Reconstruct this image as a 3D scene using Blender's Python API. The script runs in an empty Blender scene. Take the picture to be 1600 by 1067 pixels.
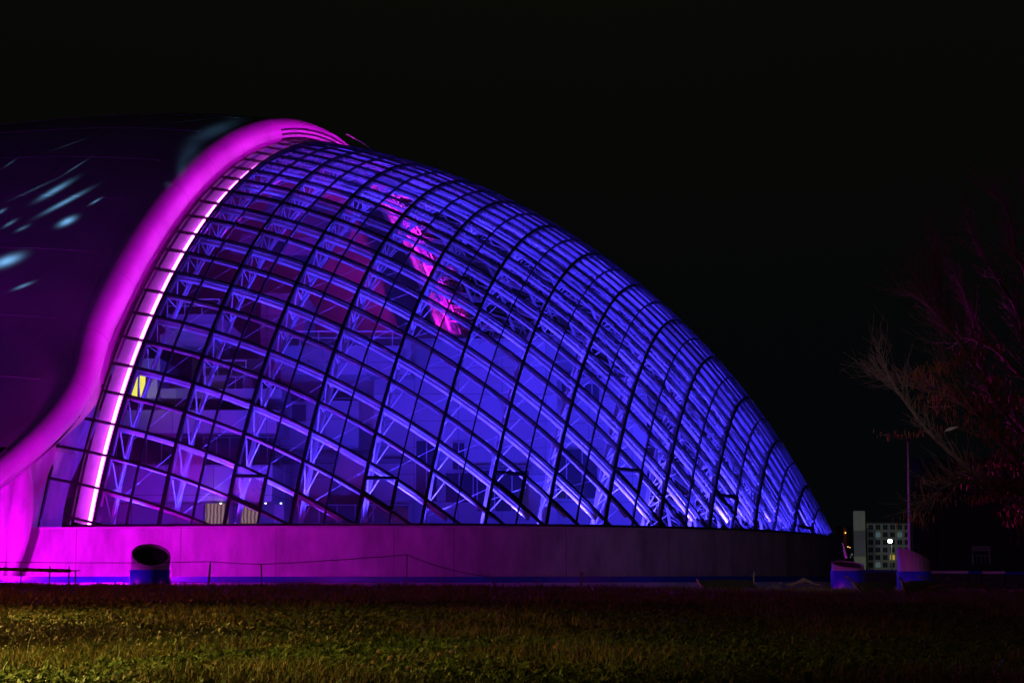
import bpy, math, random
import numpy as np
from mathutils import Vector, Matrix
random.seed(7)
rng = np.random.default_rng(11)
C = bpy.context.scene.collection
SC = bpy.context.scene

# ------------------------------------------------------------ camera
ZC = 0.65
F, PITCH, HOR = 2166.173, math.radians(5.033), 895.7
CY = HOR - F * math.tan(PITCH)
cam_d = bpy.data.cameras.new('camera'); cam = bpy.data.objects.new('camera', cam_d); C.objects.link(cam)
cam.location = (0, 0, ZC); cam.rotation_euler = (math.pi / 2 + PITCH, 0, 0)
cam_d.sensor_width = 36; cam_d.lens = F / 1600 * 36
cam_d.shift_x = 0; cam_d.shift_y = (CY - 533.5) / 1600
cam_d.clip_start = 0.1; cam_d.clip_end = 3000
SC.camera = cam
SC.view_settings.view_transform = 'Standard'; SC.view_settings.look = 'None'
SC.view_settings.exposure = 0; SC.view_settings.gamma = 1
SC.cycles.max_bounces = 5; SC.cycles.transparent_max_bounces = 24
SC.cycles.diffuse_bounces = 2; SC.cycles.glossy_bounces = 2
SC.cycles.use_denoising = True
SC.cycles.sample_clamp_indirect = 4
SC.cycles.use_adaptive_sampling = True; SC.cycles.adaptive_threshold = 0.02

# ------------------------------------------------------------ night sky
W = bpy.data.worlds.new('World'); SC.world = W; W.use_nodes = True
nt = W.node_tree; nt.nodes.clear()
out = nt.nodes.new('ShaderNodeOutputWorld'); bg = nt.nodes.new('ShaderNodeBackground')
tc = nt.nodes.new('ShaderNodeTexCoord'); sx = nt.nodes.new('ShaderNodeSeparateXYZ'); cr = nt.nodes.new('ShaderNodeValToRGB')
nz = nt.nodes.new('ShaderNodeTexNoise'); nz.inputs['Scale'].default_value = 1.6; nz.inputs['Detail'].default_value = 3
ma = nt.nodes.new('ShaderNodeMath'); ma.operation = 'MULTIPLY_ADD'; ma.inputs[1].default_value = 0.10
nt.links.new(tc.outputs['Generated'], sx.inputs[0]); nt.links.new(tc.outputs['Generated'], nz.inputs['Vector'])
nt.links.new(nz.outputs['Fac'], ma.inputs[0]); nt.links.new(sx.outputs['Z'], ma.inputs[2])
nt.links.new(ma.outputs[0], cr.inputs['Fac'])
e = cr.color_ramp.elements
e[0].position = 0.0; e[0].color = (0.0010, 0.0016, 0.0019, 1)
e[1].position = 0.46; e[1].color = (0.0026, 0.0026, 0.0017, 1)
e.new(0.18).color = (0.0012, 0.0015, 0.0019, 1)
nt.links.new(cr.outputs[0], bg.inputs['Color']); bg.inputs['Strength'].default_value = 1.0
nt.links.new(bg.outputs[0], out.inputs['Surface'])

# ------------------------------------------------------------ helpers
def ray(px, py):
    """direction of the view through a place of the photograph, scaled to 1 m of depth"""
    x = (px - 800) / F; y = (CY - py) / F
    c, s = math.cos(PITCH), math.sin(PITCH)
    d = np.array([x, c - s * y, s + c * y]); return d / d[1]
def at(px, py, depth):
    return np.array([0, 0, ZC]) + ray(px, py) * depth

def lamp(name, kind, loc, energy, color, target=None, **kw):
    d = bpy.data.lights.new(name, kind); d.energy = energy; d.color = color
    for k, v in kw.items(): setattr(d, k, v)
    o = bpy.data.objects.new(name, d); C.objects.link(o); o.location = loc
    if target is not None:
        o.rotation_euler = (Vector(target) - Vector(loc)).to_track_quat('-Z', 'Y').to_euler()
    return o

class MB:
    def __init__(s): s.v = []; s.f = []; s.n = 0
    def add(s, verts, faces):
        s.v.append(np.asarray(verts, float).reshape(-1, 3)); b = s.n
        s.f.extend([tuple(i + b for i in f) for f in faces]); s.n += len(s.v[-1])
    def tube(s, pts, r, n=6, cap=True):
        pts = np.asarray(pts, float); m = len(pts)
        r = np.broadcast_to(np.asarray(r, float), (m,))
        t = np.gradient(pts, axis=0); t /= np.linalg.norm(t, axis=1)[:, None] + 1e-12
        ref = np.array([0, 0, 1.]) if abs(t[0][2]) < .9 else np.array([1., 0, 0])
        vs = []
        a = np.arange(n) * 2 * math.pi / n
        for i in range(m):
            u = np.cross(ref, t[i]); u /= np.linalg.norm(u) + 1e-12; w = np.cross(t[i], u)
            ref = w
            if i == 0: ref = w
            vs.append(pts[i] + r[i] * (np.cos(a)[:, None] * u + np.sin(a)[:, None] * w))
            ref = np.cross(t[i], np.cross(ref, t[i]))
        fs = [(i * n + k, i * n + (k + 1) % n, (i + 1) * n + (k + 1) % n, (i + 1) * n + k) for i in range(m - 1) for k in range(n)]
        if cap: fs += [tuple(range(n - 1, -1, -1)), tuple((m - 1) * n + k for k in range(n))]
        s.add(np.concatenate(vs), fs)
    def sweep(s, pts, nor, w, h0, h1):
        """rectangular bar along pts: width w across, from h0 to h1 along the normals"""
        pts = np.asarray(pts, float); m = len(pts); nor = np.asarray(nor, float)
        if m < 2: return
        t = np.gradient(pts, axis=0); t /= np.linalg.norm(t, axis=1)[:, None] + 1e-12
        b = np.cross(t, nor); b /= np.linalg.norm(b, axis=1)[:, None] + 1e-12
        vs = np.stack([pts - b * w / 2 + nor * h0, pts + b * w / 2 + nor * h0, pts + b * w / 2 + nor * h1, pts - b * w / 2 + nor * h1], 1)
        fs = [(i * 4 + k, i * 4 + (k + 1) % 4, i * 4 + 4 + (k + 1) % 4, i * 4 + 4 + k) for i in range(m - 1) for k in range(4)]
        fs += [(3, 2, 1, 0), ((m - 1) * 4, (m - 1) * 4 + 1, (m - 1) * 4 + 2, (m - 1) * 4 + 3)]
        s.add(vs.reshape(-1, 3), fs)
    def grid(s, P):
        P = np.asarray(P, float); a, b = P.shape[:2]
        s.add(P.reshape(-1, 3), [(i * b + k, (i + 1) * b + k, (i + 1) * b + k + 1, i * b + k + 1) for i in range(a - 1) for k in range(b - 1)])
    def box(s, x0, x1, y0, y1, z0, z1):
        s.add([(x0, y0, z0), (x1, y0, z0), (x1, y1, z0), (x0, y1, z0), (x0, y0, z1), (x1, y0, z1), (x1, y1, z1), (x0, y1, z1)],
              [(3, 2, 1, 0), (4, 5, 6, 7), (0, 1, 5, 4), (1, 2, 6, 5), (2, 3, 7, 6), (3, 0, 4, 7)])
    def prism(s, poly, d):
        """poly (n,3) pushed by vector d into a solid"""
        poly = np.asarray(poly, float); n = len(poly)
        s.add(np.concatenate([poly, poly + np.asarray(d)]), [tuple(range(n)), tuple(range(2 * n - 1, n - 1, -1))] + [(i, i + n, (i + 1) % n + n, (i + 1) % n) for i in range(n)])
    def build(s, name, mat, parent=None, smooth=False, label=None, cat=None, group=None, kind=None, bevel=0):
        me = bpy.data.meshes.new(name)
        v = np.concatenate(s.v) if s.v else np.zeros((0, 3))
        me.from_pydata(v.tolist(), [], s.f); me.materials.append(mat)
        if smooth:
            me.polygons.foreach_set('use_smooth', [True] * len(me.polygons))
        me.update()
        o = bpy.data.objects.new(name, me); C.objects.link(o)
        if parent is not None:
            o.parent = parent
            root = parent
            off = Vector(root.location)
            while root.parent is not None:
                root = root.parent; off += Vector(root.location)
            for vert in me.vertices: pass
            me.transform(Matrix.Translation(-off))
        if bevel:
            b = o.modifiers.new('bevel', 'BEVEL'); b.width = bevel; b.segments = 2; b.limit_method = 'ANGLE'
        tag(o, label, cat, group, kind)
        return o
def tag(o, label=None, cat=None, group=None, kind=None):
    if label: o['label'] = label
    if cat: o['category'] = cat
    if group: o['group'] = group
    if kind: o['kind'] = kind
def empty(name, loc, label, cat, group=None):
    o = bpy.data.objects.new(name, None); C.objects.link(o); o.location = loc; o.empty_display_size = .3
    tag(o, label, cat, group); return o
def copy_tree(o, parent=None):
    c = o.copy(); C.objects.link(c); c.parent = parent
    for ch in list(o.children): copy_tree(ch, c)
    return c

# ------------------------------------------------------------ materials
def mat(name, color, rough=.6, metal=0, spec=.5, var=0., scale=3., color2=None, bump=0., bscale=None, stretch=None, emit=None, es=0.):
    m = bpy.data.materials.new(name); m.use_nodes = True; n = m.node_tree; p = n.nodes['Principled BSDF']
    p.inputs['Base Color'].default_value = (*color, 1); p.inputs['Roughness'].default_value = rough
    p.inputs['Metallic'].default_value = metal; p.inputs['Specular IOR Level'].default_value = spec
    if var or color2 or bump:
        t = n.nodes.new('ShaderNodeTexCoord'); mp = n.nodes.new('ShaderNodeMapping'); n.links.new(t.outputs['Object'], mp.inputs[0])
        if stretch: mp.inputs['Scale'].default_value = stretch
        z = n.nodes.new('ShaderNodeTexNoise'); z.inputs['Scale'].default_value = scale; z.inputs['Detail'].default_value = 8; z.inputs['Roughness'].default_value = .62
        n.links.new(mp.outputs[0], z.inputs['Vector'])
        r = n.nodes.new('ShaderNodeValToRGB'); r.color_ramp.elements[0].position = .32; r.color_ramp.elements[1].position = .68
        c2 = color2 or tuple(c * (1 - var) for c in color)
        r.color_ramp.elements[0].color = (*c2, 1); r.color_ramp.elements[1].color = (*color, 1)
        n.links.new(z.outputs['Fac'], r.inputs[0]); n.links.new(r.outputs[0], p.inputs['Base Color'])
        if bump:
            b = n.nodes.new('ShaderNodeBump'); b.inputs['Strength'].default_value = bump; b.inputs['Distance'].default_value = .05
            z2 = n.nodes.new('ShaderNodeTexNoise'); z2.inputs['Scale'].default_value = bscale or scale * 6; z2.inputs['Detail'].default_value = 6
            n.links.new(mp.outputs[0], z2.inputs['Vector']); n.links.new(z2.outputs['Fac'], b.inputs['Height']); n.links.new(b.outputs[0], p.inputs['Normal'])
    if emit:
        p.inputs['Emission Color'].default_value = (*emit, 1); p.inputs['Emission Strength'].default_value = es
    return m
M = {}
M['frame'] = mat('dark_frame', (.012, .012, .014), .45, .2)
M['steel'] = mat('white_paint_steel', (.74, .74, .76), .38, 0, .5, var=.25, scale=1.5)
M['shell'] = mat('concrete_panels', (.34, .33, .33), .6, 0, .35, var=.35, scale=.25, bump=.12, bscale=3)
M['concrete'] = mat('cast_concrete', (.50, .49, .48), .8, 0, .3, var=.5, scale=.8, bump=.2, bscale=9, stretch=(1, 1, .35))
M['coping'] = mat('stone_coping', (.40, .39, .38), .7, 0, .3, var=.2, scale=2)
M['inner'] = mat('grey_plaster', (.24, .24, .25), .8, 0, .2, var=.12, scale=.3)
def panelled():
    m = M['inner']; n = m.node_tree; p = n.nodes['Principled BSDF']
    t = n.nodes.new('ShaderNodeTexCoord'); mp = n.nodes.new('ShaderNodeMapping'); mp.inputs['Rotation'].default_value = (math.pi / 2, 0, 0)
    b = n.nodes.new('ShaderNodeTexBrick'); b.offset = 0; b.inputs['Scale'].default_value = 1; b.inputs['Brick Width'].default_value = 3.1; b.inputs['Row Height'].default_value = 1.9; b.inputs['Mortar Size'].default_value = .018
    b.inputs['Color1'].default_value = (.30, .30, .31, 1); b.inputs['Color2'].default_value = (.22, .22, .23, 1); b.inputs['Mortar'].default_value = (.08, .08, .09, 1)
    n.links.new(t.outputs['Object'], mp.inputs[0]); n.links.new(mp.outputs[0], b.inputs['Vector']); n.links.new(b.outputs['Color'], p.inputs['Base Color'])
panelled()
M['inner_dark'] = mat('tinted_window', (.03, .035, .05), .15, 0, .5)
M['slab'] = mat('dark_slab_edge', (.10, .10, .11), .7)
M['pool'] = mat('blue_pool_paint', (.010, .02, .30), .35, 0, .5, var=.4, scale=1.2)
M['paving'] = mat('wet_paving', (.09, .09, .09), .28, 0, .5, var=.6, scale=.5, bump=.15, bscale=5)
M['steel_vent'] = mat('brushed_steel', (.62, .62, .63), .30, .82, .5, var=.2, scale=4, stretch=(8, 8, .4))
M['black'] = mat('black_louvre', (.008, .008, .009), .6)
M['stake'] = mat('weathered_stake', (.10, .07, .06), .8)
M['rope'] = mat('grey_rope', (.09, .07, .08), .8)
M['bark'] = mat('bark', (.20, .15, .12), .85, var=.5, scale=6)
M['pod'] = mat('dry_pods', (.32, .10, .03), .8, var=.5, scale=9)
M['farwall'] = mat('pale_render', (.42, .43, .37), .8, var=.2, scale=.2)
M['nightwall'] = mat('dark_cladding', (.02, .02, .023), .6, var=.3, scale=.3)
M['board'] = mat('dark_board', (.05, .045, .045), .6, var=.4, scale=3)
M['branchdry'] = mat('dry_branch', (.36, .25, .24), .8, var=.4, scale=8)
M['sheet'] = mat('crumpled_sheet', (.30, .20, .18), .7, var=.4, scale=4)
M['straw'] = mat('dry_straw', (.50, .34, .16), .8, var=.3, scale=5)
M['petal'] = mat('clover_petals', (.62, .42, .36), .7, var=.3, scale=60)
M['bag'] = mat('pale_plastic', (.75, .7, .75), .4)
def emis(name, col, s):
    m = bpy.data.materials.new(name); m.use_nodes = True; n = m.node_tree; n.nodes.clear()
    o = n.nodes.new('ShaderNodeOutputMaterial'); q = n.nodes.new('ShaderNodeEmission'); q.inputs[0].default_value = (*col, 1); q.inputs[1].default_value = s
    n.links.new(q.outputs[0], o.inputs[0]); return m
M['led'] = emis('magenta_led', (1, .14, .98), 16.0)
M['downlight'] = emis('downlight_white', (.8, .85, 1), 6)
M['warmlit'] = emis('warm_lit_room', (.95, .86, .12), 1.1)
M['whitelamp'] = emis('white_floodlight', (.92, 1, .80), 60)
M['farlit'] = emis('far_lit_window', (.9, .62, .10), .4)
M['farlit_cool'] = emis('far_cool_window', (.55, .9, .95), .09)
M['orangelamp'] = emis('orange_lamp', (1, .55, .12), 3.0)
# curtain in a lit ground floor room
def curtain():
    m = bpy.data.materials.new('lit_curtain'); m.use_nodes = True; n = m.node_tree; n.nodes.clear()
    o = n.nodes.new('ShaderNodeOutputMaterial'); q = n.nodes.new('ShaderNodeEmission')
    t = n.nodes.new('ShaderNodeTexCoord'); w = n.nodes.new('ShaderNodeTexWave'); w.inputs['Scale'].default_value = 1.3; w.inputs['Distortion'].default_value = 3
    r = n.nodes.new('ShaderNodeValToRGB'); r.color_ramp.elements[0].color = (.10, .05, .09, 1); r.color_ramp.elements[1].color = (.38, .24, .22, 1)
    n.links.new(t.outputs['Object'], w.inputs[0]); n.links.new(w.outputs['Fac'], r.inputs[0]); n.links.new(r.outputs[0], q.inputs[0]); n.links.new(q.outputs[0], o.inputs[0])
    q.inputs[1].default_value = .8; return m
M['curtain'] = curtain()
def glass():
    m = bpy.data.materials.new('clear_glass'); m.use_nodes = True; n = m.node_tree; n.nodes.clear()
    o = n.nodes.new('ShaderNodeOutputMaterial'); tr = n.nodes.new('ShaderNodeBsdfTransparent'); gl = n.nodes.new('ShaderNodeBsdfGlossy')
    tr.inputs[0].default_value = (.90, .91, .96, 1); gl.inputs['Roughness'].default_value = .04; gl.inputs[0].default_value = (.9, .9, 1, 1)
    df = n.nodes.new('ShaderNodeBsdfDiffuse'); df.inputs[0].default_value = (.5, .5, .55, 1)   # dust film, raised per pane to stand in for reflections
    m1 = n.nodes.new('ShaderNodeMixShader'); m2 = n.nodes.new('ShaderNodeMixShader')
    t = n.nodes.new('ShaderNodeTexCoord'); z = n.nodes.new('ShaderNodeTexNoise'); z.inputs['Scale'].default_value = .9; z.inputs['Detail'].default_value = 6
    r = n.nodes.new('ShaderNodeMapRange'); r.inputs[1].default_value = .4; r.inputs[2].default_value = .75; r.inputs[3].default_value = .018; r.inputs[4].default_value = .085
    n.links.new(t.outputs['Object'], z.inputs[0]); n.links.new(z.outputs['Fac'], r.inputs[0]); pa = n.nodes.new('ShaderNodeAttribute'); pa.attribute_name = 'pane'; mm = n.nodes.new('ShaderNodeMath'); mm.operation = 'MULTIPLY_ADD'; mm.inputs[1].default_value = .42
    n.links.new(pa.outputs['Fac'], mm.inputs[0]); n.links.new(r.outputs[0], mm.inputs[2]); n.links.new(mm.outputs[0], m1.inputs[0])
    n.links.new(tr.outputs[0], m1.inputs[1]); n.links.new(df.outputs[0], m1.inputs[2])
    fr = n.nodes.new('ShaderNodeFresnel'); fr.inputs[0].default_value = 1.45
    mn = n.nodes.new('ShaderNodeMath'); mn.operation = 'MINIMUM'; mn.inputs[1].default_value = .30; n.links.new(fr.outputs[0], mn.inputs[0]); n.links.new(mn.outputs[0], m2.inputs[0]); n.links.new(m1.outputs[0], m2.inputs[1]); n.links.new(gl.outputs[0], m2.inputs[2])
    n.links.new(m2.outputs[0], o.inputs[0]); return m
M['glass'] = glass()

# ------------------------------------------------------------ surface of the glass dome: one arc carried along another
S = 1.4528038
TA = math.radians(-15.533)
U = np.array([math.cos(TA), math.sin(TA), 0]); V = np.array([-math.sin(TA), math.cos(TA), 0]); ZV = np.array([0, 0, 1.])
P0 = np.array([-22.8654, 76.9986, 4.68665 + ZC])
ZB = 2.5417 + ZC                                   # top of the plinth wall
A0, A1, A2 = -13.234, -42.984, 1.654
B0, B1, B2, B3 = 71.423, -28.312, 4.166, -1.346
JA = 26.62                                          # apex of the arches
def slA(r): s = r / 10; return np.radians(A0 + A1 * s + A2 * s * s)
def slB(j):
    j = np.asarray(j, float); jj = np.where(j > JA, 2 * JA - j, j); s = jj / 10
    v = B0 + B1 * s + B2 * s * s + B3 * s ** 3
    return np.radians(np.where(j > JA, -v, v))
_t = np.linspace(-6, 18, 4801); _a = slA(_t); _dt = _t[1] - _t[0]
def cum(y): c = np.concatenate([[0], np.cumsum((y[1:] + y[:-1]) / 2 * _dt)]); return c
_ax = cum(np.cos(_a)) * 4 * .988; _az = cum(np.sin(_a)) * 4 * .988
_ax -= np.interp(0, _t, _ax); _az -= np.interp(0, _t, _az)
_q = np.linspace(-8, 62, 7001); _b = slB(_q); _dt = _q[1] - _q[0]
_bx = cum(np.cos(_b)) * 2; _bz = cum(np.sin(_b)) * 2
_bx -= np.interp(0, _q, _bx); _bz -= np.interp(0, _q, _bz)
def sp(r, j):
    r, j = np.broadcast_arrays(np.asarray(r, float), np.asarray(j, float))
    return (P0 + np.interp(r, _t, _ax)[..., None] * U + np.interp(j, _q, _bx)[..., None] * V
            + (np.interp(r, _t, _az) + np.interp(j, _q, _bz))[..., None] * ZV)
def nrm(r, j):
    r, j = np.broadcast_arrays(np.asarray(r, float), np.asarray(j, float))
    a = slA(r); b = slB(j)
    ta = np.cos(a)[..., None] * U + np.sin(a)[..., None] * ZV
    tb = np.cos(b)[..., None] * V + np.sin(b)[..., None] * ZV
    n = np.cross(ta, tb); n /= np.linalg.norm(n, axis=-1)[..., None]; return n
def hz(r): return np.interp(r, _t, _az)
def jbase(r, front=True):
    zz = _bz + P0[2] + hz(r); ok = zz >= ZB
    if not ok.any(): return None
    i = np.nonzero(ok)[0]; return _q[i[0]] if front else _q[i[-1]]
def rend(j):
    zz = _az + P0[2] + np.interp(j, _q, _bz); ok = (zz >= ZB)
    i = np.nonzero(ok & (_t > -1))[0]; return _t[i[-1]] if len(i) else None
_r = np.linspace(0, 17, 3401); RMAX = max(r for r in _r if jbase(r) is not None)
R0L = -0.39
def outpt(r, j, d): return sp(r, j) + nrm(r, j) * np.asarray(d, float)[..., None] if np.ndim(d) else sp(r, j) + nrm(r, j) * d

dome = empty('glass_dome', (-5, 95, ZB), 'large glazed dome of square panes on a dark grid, lit blue from inside', 'glass dome')
ribs = {}
for k in range(0, 40):
    r = k * .5
    if r >= RMAX - .05: break
    j0, j1 = jbase(r), jbase(r, False)
    js = np.linspace(j0, j1, max(12, int((j1 - j0) * 1.5)))
    mb = MB(); thick = (k % 2 == 0)
    mb.sweep(sp(r, js), nrm(r, js), .175 if thick else .085, -.12, .07 if thick else .05)
    o = mb.build('rib' if thick else 'mullion', M['frame'], dome)
    ribs[r] = o
    if thick:
        # truss under each rib
        D = 2.0
        lim = lambda P: P[P[:, 2] > ZB - .4]
        ch = MB()
        a = outpt(r, js, -.38); a = a[a[:, 2] > ZB]
        if len(a) > 2: ch.tube(a, .085, 8)
        j2 = np.linspace(j0 - .6, j1 + .6, len(js) * 5); b = outpt(r, j2, -D); b = b[b[:, 2] > ZB - .15][::3]
        if len(b) > 2: ch.tube(b, .15, 8)
        ch.build('truss_chord', M['steel'], o, smooth=True)
        wb = MB()
        for j in range(int(math.ceil(j0)) - 1, int(j1) + 1):
            c = outpt(r, j + .35, -1.85); t0 = outpt(r, j + .02, -.45); t1 = outpt(r, j + .95, -.62)
            if c[2] < ZB - .1: continue
            if t0[2] > ZB: wb.tube([c, t0], .035, 5)
            if t1[2] > ZB: wb.tube([c, t1], .046, 5)
            if r + .3 < RMAX:
                kb = outpt(r + .23, float(j + 1), -.5)
                if kb[2] > ZB: wb.tube([c, kb], .036, 5)
        if wb.v: wb.build('truss_web', M['steel'], o)
# extra post column of three panes left of the glowing edge, near the plinth
JMAX = int(2 * JA) + 1
for j in range(-2, JMAX + 3):
    re_ = rend(float(j))
    left = R0L
    if j in (0, 1, 2): left = -.86 + (.22 if j == 2 else 0)
    if re_ is None or re_ <= left + .05: continue
    rs = np.linspace(left, re_, max(4, int((re_ - left) * 4)))
    mb = MB(); mb.sweep(sp(rs, float(j)), nrm(rs, float(j)), .125, -.12, .05)
    mb.build('glazing_bar', M['frame'], dome)
    rs2 = np.linspace(0.02, re_, max(4, int((re_) * 4))) if re_ > .3 else None
    if rs2 is not None:
        pm = MB(); even = (j % 2 == 0)
        a = outpt(rs2, float(j), -.55 if even else -.30); a = a[a[:, 2] > ZB + .05]
        if len(a) > 2: pm.tube(a, .125 if even else .08, 8)
        if even:
            a = outpt(rs2, float(j), -.27); a = a[a[:, 2] > ZB + .05]
            if len(a) > 2: pm.tube(a, .055, 6)
        if pm.v: pm.build('purlin', M['steel'], dome, smooth=True)
rods = MB()
for i in range(0, 13):
    for j in range(-2, JMAX, 2):
        c = outpt(float(i), float(j), -2.0); t = outpt(float(i + 1), float(j + 2), -.62)
        if c[2] > ZB and t[2] > ZB and i + 1 < RMAX: rods.tube([c, t], .014, 4)
rods.build('brace_rods', M['steel'], dome, kind='stuff')
# glass, one strip of panes between each pair of ribs
edges = [R0L] + [k * .5 for k in range(0, 40) if k * .5 < RMAX - .05] + [RMAX - .02]
for ra, rb in zip(edges[:-1], edges[1:]):
    P = []; nj = 56; pane = []
    for q_ in (ra, (ra + rb) / 2, rb):
        j0, j1 = jbase(q_), jbase(q_, False)
        P.append(sp(q_, np.clip(np.arange(-1, nj - 1), j0, j1)))
    mb = MB(); mb.grid(np.array(P)); o = mb.build('glass_strip', M['glass'], dome, smooth=True)
    val = rng.uniform(0, 1, nj - 1) ** 5; at_ = o.data.attributes.new('pane', 'FLOAT', 'FACE'); at_.data.foreach_set('value', np.concatenate([val, val]))
P = []
for q_, jt in ((-.86, 1.9), (-.62, 2.6), (R0L - .03, 3.2)):
    P.append(sp(q_, np.linspace(jbase(q_), jt, 12)))
mb = MB(); mb.grid(np.array(P)); mb.build('glass_strip', M['glass'], dome, smooth=True)
for q_, jt, w in ((R0L, None, .12), (-.86, 1.9, .10)):
    j0 = jbase(q_); j1 = jbase(q_, False) if jt is None else jt
    js = np.linspace(j0, j1, 60 if jt is None else 6); mb = MB(); mb.sweep(sp(q_, js), nrm(q_, js), w, -.12, .05); mb.build('edge_mullion', M['frame'], dome)
mb = MB(); a = sp(-.86, 1.9); b = sp(-.62, 2.6); c = sp(R0L, 3.2)
mb.sweep([a, b, c], [nrm(-.6, 2.)] * 3, .12, -.12, .05); mb.build('edge_mullion', M['frame'], dome)
# opened vent sashes low on the dome
for r, j in ((2, 1), (4, 3), (6, 6), (8, 10), (10, 14), (12, 20)):
    if jbase(r) is None: continue
    n = nrm(r + .25, j + .5)
    mb = MB()
    rr = np.linspace(r, r + .5, 4)
    mb.sweep(outpt(rr, float(j), .06), nrm(rr, float(j)), .26, -.06, .05)
    jj = np.linspace(j, j + 1, 4)
    mb.sweep(outpt(r + .5, jj, .06), nrm(r + .5, jj), .20, -.06, .05)
    a = outpt(r + .5, j + 1., .12); b = outpt(float(r), float(j), .12); zt = a[2]
    c = sp(float(r), j + 1.); c = b + (c - b) * min(1, (zt - b[2]) / max(.3, c[2] - b[2])) + nrm(r, j) * .1
    mb.sweep([c, a], [n, n], .16, -.1, .06)
    mb.build('vent_sash', M['frame'], dome)
# glowing edge: lining lit by LEDs, their purple light also put into its colour
j0, j1 = jbase(0), jbase(0, False)
js = np.linspace(j0 + .05, j1, 90)
mb = MB(); mb.grid(np.array([outpt(-.03, js, -.62), outpt(-.2, js, -.52), outpt(R0L + .01, js, -.40)])); 
M['liner'] = mat('edge_liner_violet', (.66, .40, .80), .7, var=.25, scale=.7)
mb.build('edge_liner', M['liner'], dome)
mb = MB(); mb.sweep(outpt(-.125, js, -.34), nrm(0, js), .15, -.04, .04); mb.build('led_strip', M['led'], dome)
mb = MB(); mb.sweep(outpt(-.012, js, -.35), nrm(0, js), .04, -.3, .26); mb.build('edge_liner', M['frame'], dome)
# sill at the foot
def base_curve(off, rs):
    P = []
    for q_ in rs:
        j = jbase(q_) if q_ < RMAX else None
        if j is None: continue
        p = sp(q_, j); n = nrm(q_, j).copy(); n[2] = 0; n /= np.linalg.norm(n); P.append((p + n * off) * [1, 1, 0])
    return np.array(P)
def base_ring(off, z, back=True, left=-9.):
    """plan outline of the plinth, offset outwards"""
    rs = np.concatenate([np.linspace(-1.0, 10, 34), RMAX - (RMAX - 10) * np.linspace(1, 0.0, 26)[1:] ** 2])
    F_ = []; B_ = []
    for q_ in rs:
        for front, L in ((True, F_), (False, B_)):
            j = jbase(min(q_, RMAX - .001), front)
            p = sp(min(q_, RMAX - .001), j); n = nrm(q_, j).copy(); n[2] = 0; n /= np.linalg.norm(n); L.append(p + n * off)
    pts = np.array(F_ + (B_[::-1] if back else [])); pts[:, 2] = z; return pts
front = base_ring(.12, ZB, False)
mb = MB(); mb.sweep(front[2:], [ZV] * len(front[2:]), .30, .0, .14); mb.build('base_sill', M['frame'], dome)

# ------------------------------------------------------------ plinth wall
wall = empty('plinth_wall', (-5, 72, 0), 'curved pale concrete plinth wall under the glass dome, pink at its left end and dark at its right', 'wall')
Wl = base_ring(.55, 0, True)
left_ext = np.array([Wl[0] + (-U * t) for t in (30, 20, 10, 4)])
path = np.concatenate([left_ext, Wl])
for i, (d0, d1, z0, z1, nm, mt) in enumerate(((0, -1.2, -.5, ZB - .12, 'wall_face', 'concrete'), (.10, -1.3, ZB - .12, ZB - .004, 'coping', 'coping'))):
    t = np.gradient(path, axis=0); t /= np.linalg.norm(t, axis=1)[:, None]; n = np.stack([t[:, 1], -t[:, 0], 0 * t[:, 0]], 1)
    a = path + n * d0; b = path + n * d1
    G = np.array([[*p] for p in a]); mb = MB()
    def z_(P, z): Q = P.copy(); Q[:, 2] = z; return Q
    mb.grid(np.array([z_(b, z0), z_(a, z0), z_(a, z1), z_(b, z1), z_(b, z0)]))
    mb.build(nm, M[mt], wall)
# panel joints
mb = MB(); seg = np.cumsum(np.r_[0, np.linalg.norm(np.diff(path[:, :2], axis=0), axis=1)])
for s_ in (33.2, 39.3, 44.6, 50.9, 54.1, 60.3, 66.9, 70.6, 77.8, 84.2, 90.1, 97.3, 104):
    p = np.array([np.interp(s_, seg, path[:, k]) for k in range(3)]); p2 = np.array([np.interp(s_ + .05, seg, path[:, k]) for k in range(3)])
    t = (p2 - p); t /= np.linalg.norm(t); n = np.array([t[1], -t[0], 0])
    mb.add([p + n * .004 - t * .03 + ZV * 0, p + n * .004 + t * .03, p + n * .004 + t * .03 + ZV * (ZB - .13), p + n * .004 - t * .03 + ZV * (ZB - .13)], [(0, 1, 2, 3)])
M['joint'] = mat('joint_sealant', (.24, .235, .23), .9); mb.build('panel_joint', M['joint'], wall)

# ------------------------------------------------------------ concrete shell with rolled lip
shell = empty('concrete_shell', (-30, 90, 0), 'huge smooth concrete shell at the left with rolled lip glowing magenta', 'building')
jl = np.concatenate([np.linspace(4.3, 12, 16), np.linspace(12.6, JA * 2 - 2, 60)])
def uoff(j): return -2.15 + 0 * j
arch = sp(0, jl) + U * -3.15 + nrm(R0L, jl) * .9
LOW = [at(-260, 905, 63), at(-150, 845, 66), at(-80, 790, 69), at(-10, 742, 72), at(32, 712, 74), at(66, 682, 75.2), at(100, 646, 76.5), at(128, 606, 78)]
ctr = np.concatenate([np.array(LOW), arch])
def smooth_path(P, n, it=2):
    s_ = np.r_[0, np.cumsum(np.linalg.norm(np.diff(P, axis=0), axis=1))]; q_ = np.linspace(0, s_[-1], n)
    Q = np.stack([np.interp(q_, s_, P[:, k]) for k in range(3)], 1)
    for _ in range(it * 8): Q[1:-1] = (Q[:-2] + 2 * Q[1:-1] + Q[2:]) / 4
    return Q
ctr = smooth_path(ctr, 150, 1)
tg = np.gradient(ctr, axis=0); tg /= np.linalg.norm(tg, axis=1)[:, None]
side = np.cross(np.cross(tg, U), tg); side /= np.linalg.norm(side, axis=1)[:, None]   # towards the dome
up = np.cross(side, tg); up *= np.sign((up @ (-V)).mean()) if False else 1
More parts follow.
